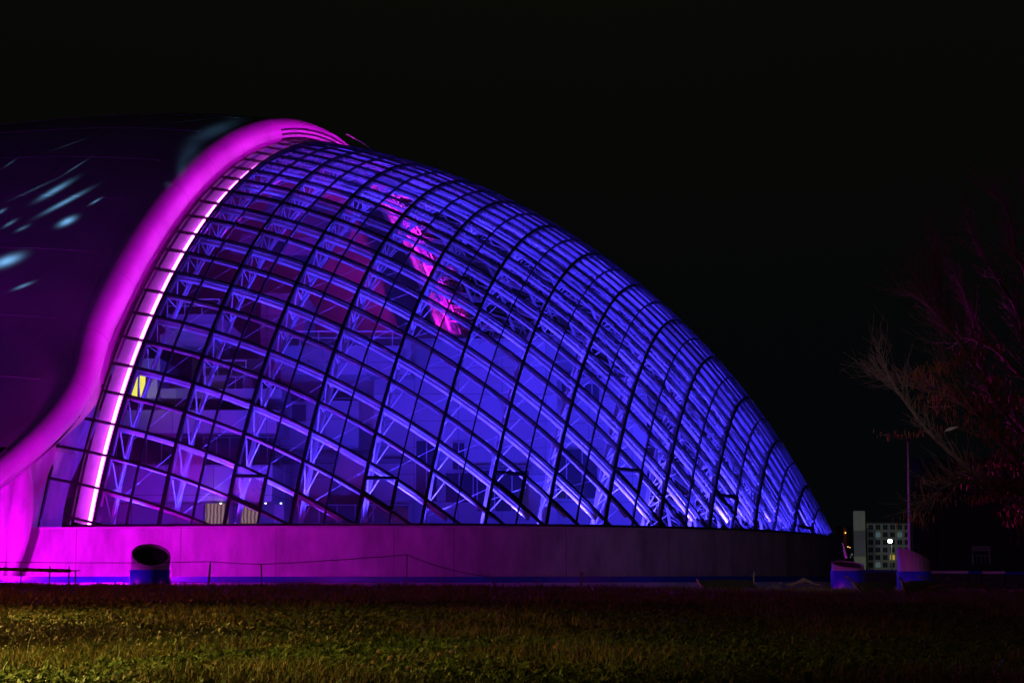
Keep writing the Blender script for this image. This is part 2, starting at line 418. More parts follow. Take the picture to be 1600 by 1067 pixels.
# outward direction of the lip (away from the inside of the arch)
if (up[40] @ nrm(0, 10.)) < 0: up = -up
LIPR = np.clip(np.linspace(-.35, 5.5, 150), 0, 1); LIPR = (.42 + .80 * LIPR)[:, None]
prof = np.radians(np.linspace(-75, 105, 20))
G = np.array([ctr + side * (LIPR * math.cos(a)) + up * (LIPR * 1.0 * math.sin(a)) for a in prof])
mb = MB(); mb.grid(G); lip = mb.build('rolled_lip', M['shell'], shell, smooth=True)
# soffit from lip to glass edge
inner_edge = outpt(R0L - .03, np.linspace(3.3, JA * 2 - 2, 100), -.05)
cc = smooth_path(ctr[(ctr[:, 2] > 11) | (np.arange(150) > 60)], 100, 0)
# skin: from the outside of the lip away to the left
sk = []
ts = [0, .5, 1.5, 3, 5, 8, 12, 17, 23, 30, 38, 48, 60]
hk = np.clip((ctr[:, 2] - 3) / 31, 0, 1)
for t_ in ts:
    a_ = math.radians(104)
    bul = 2.3 * (1 - math.exp(-t_ / 11)) - .0009 * t_ * t_
    sk.append(ctr + side * (LIPR * math.cos(a_)) + up * (LIPR * math.sin(a_)) - U * t_ + up * bul)
sk = np.array(sk); mb = MB(); mb.grid(sk); mb.build('shell_skin', M['shell'], shell, smooth=True)
# soffit sheet under the lip reaching the glazing
n_s = 90
la = ctr[8:140] + side[8:140] * (LIPR[8:140] * .62) - up[8:140] * .72
jj = np.linspace(2.9, JA * 2 - 2.2, len(la)); gb = []
jfine = np.linspace(2.6, JA * 2 - 1.5, 900); ge = outpt(R0L - .02, jfine, -.06)
for p in la: gb.append(ge[np.argmin(((ge - p) ** 2).sum(1))])
mb = MB(); mb.grid(np.array([la, (la + np.array(gb)) / 2 - up[8:140] * .15, np.array(gb)])); mb.build('lip_soffit', M['shell'], shell, smooth=True)
# joints round the lip and long seams over the skin
mb = MB()
for i in range(6, 118, 6):
    pr_ = [ctr[i] + side[i] * (LIPR[i, 0] + .004) * math.cos(a) + up[i] * (LIPR[i, 0] + .004) * math.sin(a) for a in np.radians(np.linspace(-40, 100, 12))]
    mb.tube(pr_, .014, 4)
mb.build('lip_joint', M['joint'], shell, kind='stuff')
mb = MB()
for i in (6, 14, 24, 31, 38, 45, 52, 60, 68):
    mb.tube([sk[k][i] + up[i] * .012 for k in range(2, 13)], .022, 4)
for k in (5, 7, 8, 9, 10):
    mb.tube([sk[k][i] + up[i] * .012 for i in range(4, 84)], .02, 4)
mb.build('skin_seam', M['coping'], shell, kind='stuff')
# dark drainage groove above the low end of the lip
mb = MB(); mb.sweep(ctr[2:17] - side[2:17] * (LIPR[2:17] * .35) + up[2:17] * (LIPR[2:17] * .98), up[2:17], .4, -.2, .2); mb.build('gutter', M['frame'], shell)
# louvre bank near the crown of the lip
mb = MB(); mf = MB()
i0 = int(np.argmin(np.abs(ctr[:, 2] - 31.5) + (ctr[:, 1] > 112) * 99)); 
crown = [i for i in range(150) if 103 < ctr[i, 1] < 119]
for a_deg in (-18, -2, 14):
    idx = crown
    for i in idx:
        for f_ in (0.08, .55):
            p = ctr[i] * (1 - f_) + ctr[i + 1] * f_; a = math.radians(a_deg)
            d = side[i] * math.cos(a) + up[i] * math.sin(a); p = p + d * (LIPR[i, 0] + .015); q_ = np.cross(tg[i], d)
            w = .18; h = .07
            mb.prism([p - tg[i] * w - q_ * h, p + tg[i] * w - q_ * h, p + tg[i] * w + q_ * h, p - tg[i] * w + q_ * h], d * .03)
mb.build('louvre_slots', M['black'], shell, kind='stuff')
# thin cable by the crown
mb = MB(); mb.tube([at(541, 210, 112), at(565, 222, 113), at(586, 237.5, 114)], .06, 5); mb.build('lightning_cable', M['stake'], shell)

# abutment beneath the lip
ab = empty('abutment', (-30, 76, 0), 'broad leaning concrete abutment below the shell lip, flooded with magenta light', 'abutment')
def quadpx(L, dep): return [at(x, y, d_) for (x, y), d_ in zip(L, dep)]
mb = MB(); mb.prism(quadpx([(12, 905), (40, 700), (118, 600), (140, 640), (52, 826), (48, 905)], [76.8, 77.5, 80.2, 81, 80.2, 78.6]), (0, 2.5, 0)); mb.build('buttress', M['concrete'], ab)
mb = MB(); mb.prism(quadpx([(-140, 905), (-60, 780), (30, 690), (42, 700), (20, 790), (4, 905)], [74, 75, 75.6, 75.9, 75.7, 75.5]), (1.5, 4, 0)); mb.build('fin', M['concrete'], ab)
xs = np.linspace(0, 1, 14); P = []
for tt in xs:
    zc_ = .2 + tt * 6.4; hw = .62 * math.sin(math.pi * min(1, max(0, tt))) ** .7 + .02
    c = at(14 + 20 * tt + 6 * math.sin(tt * 3.1), 905 - tt * 200, 75.2); P.append([c + np.array([-hw, .15, 0]), c + np.array([-hw * .3, -.25, 0]), c + np.array([hw * .6, -.2, 0]), c + np.array([hw, .35, 0])])
mb = MB(); mb.grid(np.array(P)); mb.build('curved_cheek', M['concrete'], ab, smooth=True)

# ------------------------------------------------------------ office block inside the dome
ob = empty('office_block', (-10, 104, 0), 'stepped white office block of several storeys standing inside the glass dome', 'building')
D = 97.
def X(px, d=D): return (px - 800) / F * d / (1 - 0 * px)
def Z(py, d=D): return at(800, py, d)[2]
def vol(name, x0, x1, yt, d=D, d2=16, m='inner', yb=None):
    mb = MB(); a = at(x0, yt, d); b = at(x1, yt, d)
    zb = 1.0 if yb is None else at(800, yb, d)[2]
    mb.box(a[0], b[0], d, d + d2, zb, a[2]); return mb.build(name, M[m], ob)
vol('wall', 440, 900, 523, 100, 12)
vol('wall', 585, 870, 529, 97.5, 2.4)
vol('wall', 250, 438, 600, 96, 10)
vol('wall', 868, 1010, 590, 98.8, 3)
vol('wall', 408, 476, 458, 108, 6)
vol('wall', 300, 420, 560, 99, 9)
# projecting floors and balconies
def slab(x0, x1, y0, y1, d, dep, m='inner', nm='balcony'):
    mb = MB(); a = at(x0, y0, d); b = at(x1, y1, d); mb.box(a[0], b[0], d, d + dep, b[2], a[2]); return mb.build(nm, M[m], ob)
vol('wall', 150, 318, 783, 93, 3); vol('wall', 404, 445, 726, 94, 3)
slab(262, 342, 491, 516, 90.5, 8); slab(250, 330, 522, 533, 92, 6)
slab(318, 384, 586, 606, 93, 3); slab(235, 440, 607, 622, 92, 4); slab(182, 432, 640, 676, 91, 5); slab(165, 425, 726, 783, 89.5, 6)
slab(440, 642, 540, 585, 95, 3, nm='balcony'); slab(440, 560, 626, 700, 96.5, 2)
for (x0, x1, y0, y1, d) in ((440, 646, 716, 723, 96.9), (738, 830, 726, 731, 96.9), (430, 560, 621, 624, 96.8)): slab(x0, x1, y0, y1, d, .9, 'slab', 'dark_band')  # dark bands across the walls
# balcony rails
for (x0, x1, y0, d) in ((262, 342, 491, 90.5), (318, 384, 586, 93), (440, 642, 540, 95)):
    mb = MB(); a = at(x0, y0, d); b = at(x1, y0, d); n_ = max(3, int((b[0] - a[0]) / 1.2))
    mb.tube([a + ZV * 1.0, b + ZV * 1.0], .04, 5); mb.tube([a + ZV * .55, b + ZV * .55], .02, 4)
    for k in range(n_ + 1): p = a + (b - a) * k / n_; mb.tube([p, p + ZV * 1.0], .025, 4)
    mb.build('railing', M['steel'], ob)
# windows: dark panes with white frames
def window(x0, x1, y0, y1, d, n=1, m='inner_dark'):
    a = at(x0, y0, d); b = at(x1, y1, d); w = MB(); w.box(a[0], b[0], d, d + .06, b[2], a[2]); o = w.build('window', M[m], ob)
    fr = MB(); fw = .07
    for z_0, z_1 in ((a[2] - fw, a[2]), (b[2], b[2] + fw)): fr.box(a[0], b[0], d - .05, d - .004, z_0, z_1)
    for k in range(n + 1):
        x = a[0] + (b[0] - a[0] - fw) * k / n; fr.box(x, x + fw, d - .052, d - .006, b[2] + fw, a[2] - fw)
    fr.build('window_frame', M['inner'], o)
window(182, 300, 682, 724, 92.5, 5); window(318, 400, 682, 722, 92.8, 4); window(404, 432, 682, 722, 93, 2)
window(649, 684, 687, 785, 97.3, 2); window(706, 727, 690, 735, 97.3, 2); window(695, 762, 737, 786, 97.3, 3)
window(876, 899, 597, 637, 98.6, 2); window(912, 938, 598, 628, 98.6, 2)
window(355, 381, 588, 618, 92.9, 2); window(384, 432, 590, 618, 95.5, 2)
window(455, 480, 630, 660, 96.3, 1); window(745, 828, 733, 800, 97.2, 3); window(470, 640, 788, 818, 96.9, 6); window(860, 935, 700, 780, 98.5, 3)

w = MB(); a = at(205, 583, 91); b = at(229, 620, 91); w.box(a[0], b[0], 91, 91.1, b[2], a[2]); w.build('lit_window', M['warmlit'], ob)
w = MB(); a = at(200, 586, 90.9); b = at(232, 583, 90.9)
for x in (205, 217, 229): p = at(x, 583, 90.9); w.box(p[0] - .05, p[0] + .05, 90.85, 90.95, at(0, 620, 90.9)[2], p[2])
w.build('lit_window_frame', M['frame'], ob)
slab(165, 250, 560, 583, 91.2, 5); slab(229, 245, 583, 622, 91.1, 3)
w = MB(); a = at(320, 786, 89); b = at(356, 824, 89); w.box(a[0], b[0], 89.2, 89.3, b[2] - 1, a[2]); w.build('lit_curtain', M['curtain'], ob)
for px in (345, 415, 439):
    w = MB(); a = at(px, 786, 88.8); w.box(a[0] - .05, a[0] + .05, 88.75, 88.85, a[2] - .03, a[2] + .03); w.build('downlight', M['downlight'], ob)
w = MB(); a = at(372, 790, 89); b = at(402, 824, 89); w.box(a[0], b[0], 89.2, 89.3, b[2] - 1, a[2]); w.build('lit_curtain', M['curtain'], ob)
# floor inside the dome and dark back wall pieces
ring = base_ring(-.4, 1.2, True); mb = MB(); mb.add(ring, [tuple(range(len(ring)))]); o = mb.build('floor', mat('polished_floor', (.35, .35, .37), .4, var=.2), None, kind='structure')
# sloped soffit panels hanging high inside on the left
hp = empty('ceiling_panels', (-20, 118, 25), 'dark sloping ceiling panels hung high behind the upper left of the glass', 'ceiling panel')
M['maroon'] = mat('maroon_panel', (.34, .20, .26), .7, var=.2, scale=.4)
for (pts_, d0, d1) in ((((430, 300), (560, 330), (545, 372), (405, 345)), 120, 122), (((380, 365), (520, 395), (500, 425), (360, 395)), 117, 120), (((455, 372), (515, 368), (505, 400), (440, 398)), 112, 114)):
    P = quadpx(pts_, (d0, d1, d1, d0)); mb = MB(); mb.prism(P, (0, .3, .1)); mb.build('panel', M['maroon'], hp)

# ------------------------------------------------------------ ground
def crest(x, y):
    # gentle rise of the lawn up to its far edge, then a drop to the paving
    c = .33 - .011 * np.clip(x + 6, 0, 22); yy = np.clip(y / 40, 0, 1)
    h = c * yy ** 1.5; drop = np.clip((y - 41 - 1.5 * np.sin(x * .21)) / 3.0, 0, 1); drop = drop * drop * (3 - 2 * drop)
    und = .035 * np.sin(x * .9 + y * .5) * np.sin(y * .42 + x * .13) * np.clip(1 - y / 40, 0, 1) + .02 * np.sin(x * 2.1 + 1) * np.sin(y * 1.3) * np.clip(1 - y / 45, 0, 1)
    return h * (1 - drop) + und * (1 - drop) - .12 * drop
xs = np.concatenate([np.linspace(-600, -32, 12), np.linspace(-30, 30, 161), np.linspace(32, 600, 12)])
ys = np.concatenate([np.linspace(-300, -6, 6), np.linspace(-5, 48, 190)]) 
GX, GY = np.meshgrid(xs, ys, indexing='ij'); GZ = crest(GX, GY)
M['soil'] = mat('grassy_soil', (.025, .026, .010), .95, color2=(.018, .011, .006), scale=2.5, bump=.6, bscale=14)
mb = MB(); mb.grid(np.stack([GX, GY, GZ], -1)); mb.build('lawn_ground', M['soil'], None, smooth=True, kind='structure')
mb = MB(); mb.add([(-1500, 46, -.13), (1500, 46, -.13), (1500, 2500, -.13), (-1500, 2500, -.13)], [(0, 1, 2, 3)])
mb.build('paving', M['paving'], None, kind='structure')

# blue painted basin kerb in front of the plinth
ker = base_ring(4.6, 0, False); kl = np.array([ker[0] + (-U * t) for t in (40, 20, 8)]); kp = np.concatenate([kl, ker])
kerb = empty('basin_kerb', (-5, 68, -.13), 'long low kerb painted blue running along the foot of the plinth wall', 'kerb')
mb = MB(); mb.sweep(kp, [ZV] * len(kp), .45, -.13, .50); mb.build('kerb_wall', M['pool'], kerb)
mb = MB(); mb.sweep(kp - V * 1.2, [ZV] * len(kp), 1.9, -.13, .20); mb.build('kerb_step', M['coping'], kerb)

# ------------------------------------------------------------ grass
def grass_mesh(name, n, ymin, ymax, hmin, hmax, wd, mt, leaf=False):
    lo, hi = math.log(ymin), math.log(ymax)
    y = np.exp(rng.uniform(lo, hi, n)); x = rng.uniform(-.42, .42, n) * (y + 2)
    patch = np.sin(x * 1.7 + 1.3 * np.sin(y * .9)) * np.sin(y * 1.1 + .7 * np.sin(x * 1.3)) + .45 * np.sin(x * 5.1 + 2) * np.sin(y * 4.3)
    keep = rng.uniform(-1.2, 1.0, n) < patch if leaf else rng.uniform(-2.2, .8, n) < -patch * .7
    x, y = x[keep], y[keep]; n = len(x); z = crest(x, y)
    sc = (1 + y / 16)
    if leaf:
        # clover leaf clusters: three small discs, each a diamond
        c = np.stack([x, y, z + rng.uniform(.02, .07, n)], 1); V_ = []; Fc = []
        a0 = rng.uniform(0, 6.28, n); s = rng.uniform(.006, .0125, n) * (1 + y / 25)
        tilt = rng.normal(0, .5, (n, 2))
        for k in range(3):
            a = a0 + k * 2.094; dx, dy = np.cos(a), np.sin(a)
            for (u_, v_) in ((0, 0), (.8, .55), (1.5, 0), (.8, -.55)):
                px_ = (dx * u_ - dy * v_) * s; py_ = (dy * u_ + dx * v_) * s
                V_.append(c + np.stack([px_, py_, px_ * tilt[:, 0] + py_ * tilt[:, 1] + u_ * s * .25], 1))
        V_ = np.stack(V_, 1).reshape(-1, 3); nf = n * 3
        faces = np.arange(nf * 4).reshape(nf, 4); per = 12
    else:
        pk = patch[keep]; h = rng.uniform(hmin, hmax, n) * (1 + y / 60) * np.clip(.85 - .5 * pk, .35, 1.6) * np.where(rng.uniform(0, 1, n) > .985, 1.8, 1); w = wd * sc * rng.uniform(.6, 1.3, n)
        a = rng.uniform(0, 6.28, n); l = rng.normal(0, .38, (n, 2)) * h[:, None]
        dx = np.stack([np.cos(a) * w, np.sin(a) * w, 0 * w], 1); b = np.stack([x, y, z - .005], 1)
        mid = b + np.stack([l[:, 0] * .35, l[:, 1] * .35, h * .6], 1); tip = b + np.stack([l[:, 0], l[:, 1], h], 1)
        V_ = np.stack([b - dx, b + dx, mid + dx * .7, mid - dx * .7, tip], 1).reshape(-1, 3)
        per = 5
    me = bpy.data.meshes.new(name)
    if leaf:
        me.vertices.add(len(V_)); me.vertices.foreach_set('co', V_.ravel()); me.loops.add(nf * 4); me.loops.foreach_set('vertex_index', faces.ravel())
        me.polygons.add(nf); me.polygons.foreach_set('loop_start', np.arange(nf) * 4)
    else:
        b5 = np.arange(n)[:, None] * 5; q4 = (b5 + [0, 1, 2, 3]); t3 = (b5 + [3, 2, 4]); li = np.concatenate([q4, t3], 1).ravel()
        me.vertices.add(len(V_)); me.vertices.foreach_set('co', V_.ravel()); me.loops.add(len(li)); me.loops.foreach_set('vertex_index', li)
        me.polygons.add(2 * n); st = np.empty((n, 2), int); st[:, 0] = np.arange(n) * 7; st[:, 1] = st[:, 0] + 4
        me.polygons.foreach_set('loop_start', st.ravel())
    me.update(calc_edges=True); me.validate()
    at_ = me.attributes.new('tint', 'FLOAT', 'POINT'); at_.data.foreach_set('value', np.repeat(rng.uniform(0, 1, n), per)[:len(me.vertices)])
    me.materials.append(mt); o = bpy.data.objects.new(name, me); C.objects.link(o); tag(o, kind='stuff'); return o
def leafmat(name, stops):
    m = bpy.data.materials.new(name); m.use_nodes = True; n = m.node_tree; p = n.nodes['Principled BSDF']
    a = n.nodes.new('ShaderNodeAttribute'); a.attribute_name = 'tint'; r = n.nodes.new('ShaderNodeValToRGB')
    for k, (ps, c) in enumerate(stops):
        el = r.color_ramp.elements[k] if k < 2 else r.color_ramp.elements.new(ps)
        el.position = ps; el.color = (*c, 1)
    n.links.new(a.outputs['Fac'], r.inputs[0]); n.links.new(r.outputs[0], p.inputs['Base Color']); p.inputs['Roughness'].default_value = .5
    return m
M['blade'] = leafmat('grass_blades', [(0, (.03, .045, .008)), (1, (.20, .11, .045)), (.35, (.06, .08, .015)), (.62, (.15, .10, .028))])
M['clover'] = leafmat('clover_leaves', [(0, (.035, .07, .012)), (1, (.11, .14, .025)), (.5, (.06, .10, .018))])
g = grass_mesh('grass', 300000, 6.3, 46, .03, .10, .0017, M['blade']); g['label'] = 'short mixed grass, part dry, covering the lawn in the foreground'; g['category'] = 'grass'
g = grass_mesh('clover_patch', 170000, 6.3, 24, 0, 0, 0, M['clover'], True); g['label'] = 'low clover leaves spreading in patches through the near lawn'; g['category'] = 'ground cover'
# ------------------------------------------------------------ steel ventilation stacks
def stack(name, cx, cy, r, zb, zcol, ztop, nx, ny, label, ribbed=False, collar=1.07):
    """upright pipe cut off slantwise; top plane z = ztop + nx*dx + ny*dy"""
    o = empty(name, (cx, cy, zb), label, 'ventilation stack', 'steel ventilation stacks by the dome')
    n = 48; a = np.arange(n + 1) * 2 * math.pi / n; rr = r * (1 + (.02 * np.cos(a * 24) if ribbed else 0))
    x, y = cx + rr * np.cos(a), cy + rr * np.sin(a); zt = ztop + nx * (x - cx) + ny * (y - cy)
    mb = MB(); b = np.stack([x, y, 0 * x + zb], 1); t = np.stack([x, y, zt], 1); xi, yi = cx + .93 * r * np.cos(a), cy + .93 * r * np.sin(a); zi = ztop + nx * (xi - cx) + ny * (yi - cy)
    mb.grid(np.array([b, t, np.stack([xi, yi, zi], 1), np.stack([xi, yi, zi - .25], 1)])); mb.build('pipe', M['steel_vent'], o, smooth=True)
    mb = MB(); x2, y2 = cx + r * collar * np.cos(a), cy + r * collar * np.sin(a)
    mb.grid(np.array([np.stack([x2, y2, 0 * x + zb], 1), np.stack([x2, y2, 0 * x + zcol], 1), np.stack([x, y, 0 * x + zcol + .01], 1)])); mb.build('collar', M['pool'], o, smooth=True)
    mb = MB(); mb.add(np.stack([xi, yi, zi - .10], 1)[:-1], [tuple(range(n))]); L = mb.build('louvre', M['black'], o)
    nv = Vector((-nx, -ny, 1)).normalized()
    e1 = np.array(Vector((1, 0, nx)).normalized()); e2 = np.cross(np.array(nv), e1)
    sl = MB(); c = np.array([cx, cy, ztop]) - np.array(nv) * .05
    for k in range(-9, 10):
        q_ = k / 10 * r * .95; dn = np.linalg.norm(e2[:2]) 
        hwid = math.sqrt(max(0, (r * .9) ** 2 - (q_ * dn) ** 2)) / np.linalg.norm(e1[:2]); q2 = q_ / max(.5, dn) * dn
        p = c + e2 * q2
        sl.prism([p - e1 * hwid - e2 * .016, p + e1 * hwid - e2 * .016, p + e1 * hwid + e2 * .016, p - e1 * hwid + e2 * .016], -np.array(nv) * .03)
    sl.build('louvre_blades', M['frame'], L)
    return o
p = at(235, 912, 50)
stack('ventilation_stack', p[0], 50, .68, .12, .775, 1.32, -.22, .56, 'steel pipe stack with slanted black louvre top before the pink wall')
p = at(1325, 912, 60)
stack('ventilation_stack', p[0], 60, .68, -.1, .76, 1.06, -.06, .24, 'short steel pipe stack with flat slanted top beside the right end of the dome')
p = at(1428, 900, 61)
stack('ventilation_stack', p[0], 61, .68, -.1, .74, 1.46, -.42, -.10, 'taller steel stack sloping down to the right, nearest the lamp post', ribbed=True)

# ------------------------------------------------------------ rope fence, barrier, small things on the left
def stakeset(px, ptop, d, lean, label, legs=1):
    top = at(px, ptop, d); zb = float(crest(top[0], d)) - .1
    mb = MB(); mb.tube([[top[0] + lean, d, zb], [top[0], d, top[2]]], .022, 6)
    if legs > 1: mb.tube([[top[0] - lean * 1.5 - .25, d + .1, zb], [top[0], d, top[2] - .05]], .02, 6)
    o = mb.build('fence_stake', M['stake']); tag(o, label, 'stake', 'stakes of the rope fence'); return top
r_pts = [at(-60, 876, 44), at(0, 878, 44), at(205, 882.5, 45)]
s1 = stakeset(329, 877, 45, -.12, 'two-legged stake of the rope fence, just right of the large steel stack', 2)
s2 = stakeset(408, 881, 45, .06, 'slim stake of the rope fence, second to the right of the large steel stack')
s3 = stakeset(636, 866, 45, 0, 'tallest upright stake of the rope fence, in front of the purple wall')
s4 = stakeset(770, 901, 45, .1, 'short leaning stake where the rope fence ends')
mb = MB()
def sag(a, b, s): return [a * (1 - t) + b * t - ZV * s * 4 * t * (1 - t) for t in np.linspace(0, 1, 9)]
for a, b, s in ((r_pts[0], s1, .05), (s1, s2, .01), (s2, s3, .03), (s3, s4, .12)): mb.tube(sag(a, b, s), .012, 4)
o = mb.build('fence_rope', M['rope']); tag(o, 'thin sagging rope strung between stakes in front of the pink wall', 'rope')
br = empty('road_barrier', tuple(at(60, 905, 46)), 'low dark slatted barrier bar on thin legs at the far left before the pink wall', 'barrier')
mb = MB(); a = at(-20, 888, 46); b = at(110, 891.5, 46); mb.sweep([a, b], [ZV, ZV], .05, -.055, .055); mb.sweep([b - [.1, 0, 0], at(125, 891, 46)], [ZV, ZV], .04, -.02, .02); mb.build('rail', M['stake'], br)
mb = MB()
for k in range(5):
    p = at(8 + k * 22, 888.6 + k * .6, 45.96); mb.prism([p + [-.13, 0, -.018], p + [.13, 0, -.018], p + [.13, 0, .022], p + [-.13, 0, .022]], (0, -.012, 0))
mb.build('slot', M['concrete'], br)
for px in (33, 78, 108, 118):
    mb = MB(); p = at(px, 884 if px in (78, 108) else 890, 46); mb.tube([[p[0], 46, -.02], p], .022, 6); mb.build('leg', M['stake'], br)

# ------------------------------------------------------------ debris on the right: boards, sheet, branches
def board(px, py, L_, Wd, d, rz, rx, label, name='fallen_board'):
    o = empty(name, tuple(at(px, py, d)), label, 'board', 'boards lying at the lawn edge')
    mb = MB(); n = 9; G = []
    for i in range(n):
        u_ = i / (n - 1) - .5; G.append([[u_ * L_, -Wd / 2, .02 * math.sin(u_ * 5)], [u_ * L_, Wd / 2, .03 * math.cos(u_ * 4)]])
    G = np.array(G); mb.grid(G); me = mb.build('panel', M['board']); me.parent = o
    s = me.modifiers.new('thickness', 'SOLIDIFY'); s.thickness = .03
    mb = MB(); mb.tube([[-L_ / 2, -Wd / 2, .0], [-L_ / 2, Wd / 2, .03]], .03, 6); mb.tube([[-L_ / 2, -Wd / 2, .0], [L_ / 2, -Wd / 2, .02]], .015, 6); b = mb.build('edge_batten', M['branchdry']); b.parent = o
    o.rotation_euler = (rx, 0, rz); return o
board(1140, 918, 1.7, .9, 40, .25, .5, 'dark board propped at the lawn edge under the dark end of the plinth wall')
board(1368, 920, 1.1, .7, 38, .2, .5, 'dark board leaning by the short steel stack at the right')
board(1440, 918, 1.0, .7, 38, -.1, .5, 'dark board leaning below the taller sloping stack')
# crumpled sheet
mb = MB(); G = []
c = at(1255, 911, 40)
for i in range(9):
    row = []
    for k in range(7):
        u_, v_ = i / 8 - .5, k / 6 - .5
        row.append(c + np.array([u_ * .85 + .04 * random.uniform(-1, 1), v_ * .6, .22 * (1 - abs(u_) * 1.9) * (1 - abs(v_) * 1.1) + random.uniform(-.035, .035) - .05]))
    G.append(row)
mb.grid(np.array(G)); o = mb.build('crumpled_sheet', M['sheet']); tag(o, 'crumpled pinkish sheet heaped on the lawn edge between the boards', 'sheet')
s = o.modifiers.new('thickness', 'SOLIDIFY'); s.thickness = .012
# heap of cut branches, each one its own thing
BR = [((1360, 930), (1400, 932), (1428, 930), (1460, 922), (1500, 917), (1535, 917)), ((1425, 931), (1440, 924), (1462, 913), (1480, 910)), ((1434, 927), (1448, 935), (1458, 942)),
      ((1535, 917), (1548, 930), (1566, 941)), ((1455, 918), (1490, 912), (1530, 914), (1560, 919)), ((1322, 900), (1338, 912), (1352, 922)), ((1296, 933), (1308, 925), (1322, 931), (1336, 932)),
      ((1434, 899), (1450, 908), (1466, 915)), ((1478, 903), (1500, 909), (1530, 913), (1556, 910)), ((1500, 938), (1520, 932), (1545, 928)), ((1405, 901), (1412, 909), (1418, 916)), ((1380, 936), (1420, 941), (1470, 939), (1520, 944))]
for k, b in enumerate(BR):
    d = 36 + (k % 4) * .6; P = []
    for i, (x, y) in enumerate(b):
        p = at(x, y, d + .25 * i); P.append(p)
    o = MB(); Q = smooth_path(np.array(P), 12, 0); nb = o.tube(Q, np.linspace(.026, .010, 12), 6)
    for q_ in range(2):
        i = random.randint(3, 9); o.tube([Q[i], Q[i] + np.array([random.uniform(-.2, .3), random.uniform(-.3, .3), random.uniform(.0, .12)])], [.009, .004], 5)
    o = o.build('cut_branch', M['branchdry'], None, smooth=True)
    tag(o, 'thin pale cut branch in the loose heap on the lawn edge at the right', 'branch', 'heap of cut branches at the lawn edge')
# dry weeds against the blue kerb
def weed(px, ybot, ytop, d, n, spread, label, mt='branchdry', name='dry_weed'):
    b = at(px, ybot, d); h = (ybot - ytop) / F * d; mb = MB()
    for k in range(n):
        x = random.uniform(-1, 1) * spread; P = [b + np.array([x * .25, random.uniform(-.05, .05), 0]), b + np.array([x * .5, 0, h * .5]), b + np.array([x, random.uniform(-.06, .06), h * random.uniform(.75, 1)])]
        mb.tube(P, [.012, .009, .004], 5)
        for q_ in range(3):
            t = random.uniform(.4, .95); p = P[1] * (1 - t) + P[2] * t; mb.tube([p, p + np.array([random.uniform(-.06, .06), 0, .05])], [.006, .002], 4)
    o = mb.build(name, M[mt]); tag(o, label, 'weed', 'dry weeds standing by the kerb'); return o
weed(908, 918, 889, 42, 7, .10, 'pale dry weed clump standing tallest against the blue kerb')
weed(1178, 916, 893, 42, 3, .04, 'single dry weed stalk beyond the right board by the kerb')
weed(838, 914, 904, 42, 5, .12, 'low dry weed tuft left of the tall weed clump by the kerb')
weed(1212, 922, 908, 41, 5, .2, 'low spreading dry weed next to the crumpled sheet')
# bent straws in the lawn
for (pa, pm, pb, d, lab) in (((76, 984), (80, 968), (92, 951), 16, 'long bent dry straw standing in the lit grass at the far left'),
                             ((1297, 1030), (1301, 1010), (1305, 991), 12, 'pale dry straw standing in the dark grass at the right'),
                             ((849, 1030), (848, 1015), (849, 1002), 12, 'short rusty straw in the middle of the lawn')):
    mb = MB(); mb.tube([at(*pa, d), at(*pm, d + .1), at(*pb, d + .05)], [.007, .006, .003], 5); o = mb.build('dry_straw', M['straw']); tag(o, lab, 'straw')
# clover flowers
FL = [(585, 1046), (588, 1030), (609, 1043), (612, 1036), (424, 1015), (706, 1026), (713, 1019), (687, 1033), (764, 1034), (660, 1012), (864, 1021), (566, 1052), (640, 1058), (1006, 1040), (930, 1058), (498, 1008), (180, 1040), (320, 1052)]
proto = None
for k, (x, y) in enumerate(FL):
    dd = 8.2
    for _ in range(4):
        p = at(x, y + 8, dd); zz = float(crest(p[0], dd)); dd = (ZC - zz) / -(ray(x, y + 8)[2])
    p = at(x, y + 8, dd)
    if proto is None:
        o = empty('clover_flower', (0, 0, 0), None, None); st = MB(); st.tube([[0, 0, -.01], [.004, 0, .03], [0, 0, .058]], .0016, 5); a = st.build('stem', M['clover']); a.parent = o
        hd = MB()
        for q_ in range(46):
            th = math.acos(1 - 1.7 * (q_ + .5) / 46); ph = q_ * 2.39996; dr = np.array([math.sin(th) * math.cos(ph), math.sin(th) * math.sin(ph), math.cos(th)]); c = np.array([0, 0, .064]); hd.tube([c + dr * .003, c + dr * .008, c + dr * .0125], [.0012, .0022, .0008], 4)
        a = hd.build('flower_head', M['petal']); a.parent = o; proto = o
    else: o = copy_tree(proto)
    o.location = (p[0], dd, float(crest(p[0], dd)) + .012); s_ = random.uniform(.85, 1.2); o.scale = (s_, s_, s_); o.rotation_euler = (random.uniform(-.2, .2), random.uniform(-.2, .2), random.uniform(0, 6))
    tag(o, 'small pale clover flower head rising just above the lawn', 'flower', 'clover flowers in the lawn')

# ------------------------------------------------------------ far right: buildings, lamp post, kerb
fb = empty('apartment_building', tuple(at(1388, 893, 220) * [1, 1, 0]), 'distant pale office building with rows of dark windows and a tall blank stair tower', 'building')
d = 220.
def fbox(x0, x1, y0, y1, d0, dep, nm, m, par=fb):
    a = at(x0, y0, d0); b = at(x1, y1, d0); mb = MB(); k = a[0] / d0 * dep + (.02 * dep)
    mb.prism([(a[0], d0, b[2]), (b[0], d0, b[2]), (b[0], d0, a[2]), (a[0], d0, a[2])], (k, dep, 0)); return mb.build(nm, M[m], par)
fbox(1354, 1424, 816.5, 896, d, 14, 'wall', 'farwall'); fbox(1333, 1353.5, 798, 896, d - 4, 16, 'stair_tower', 'farwall')
fbox(1353.5, 1425, 815, 817.5, d - .5, 14, 'parapet', 'nightwall')
lit = {(4, 3): 'farlit', (5, 1): 'farlit_cool', (1, 4): 'farlit_cool', (1, 1): 'farlit_cool', (2, 3): None}
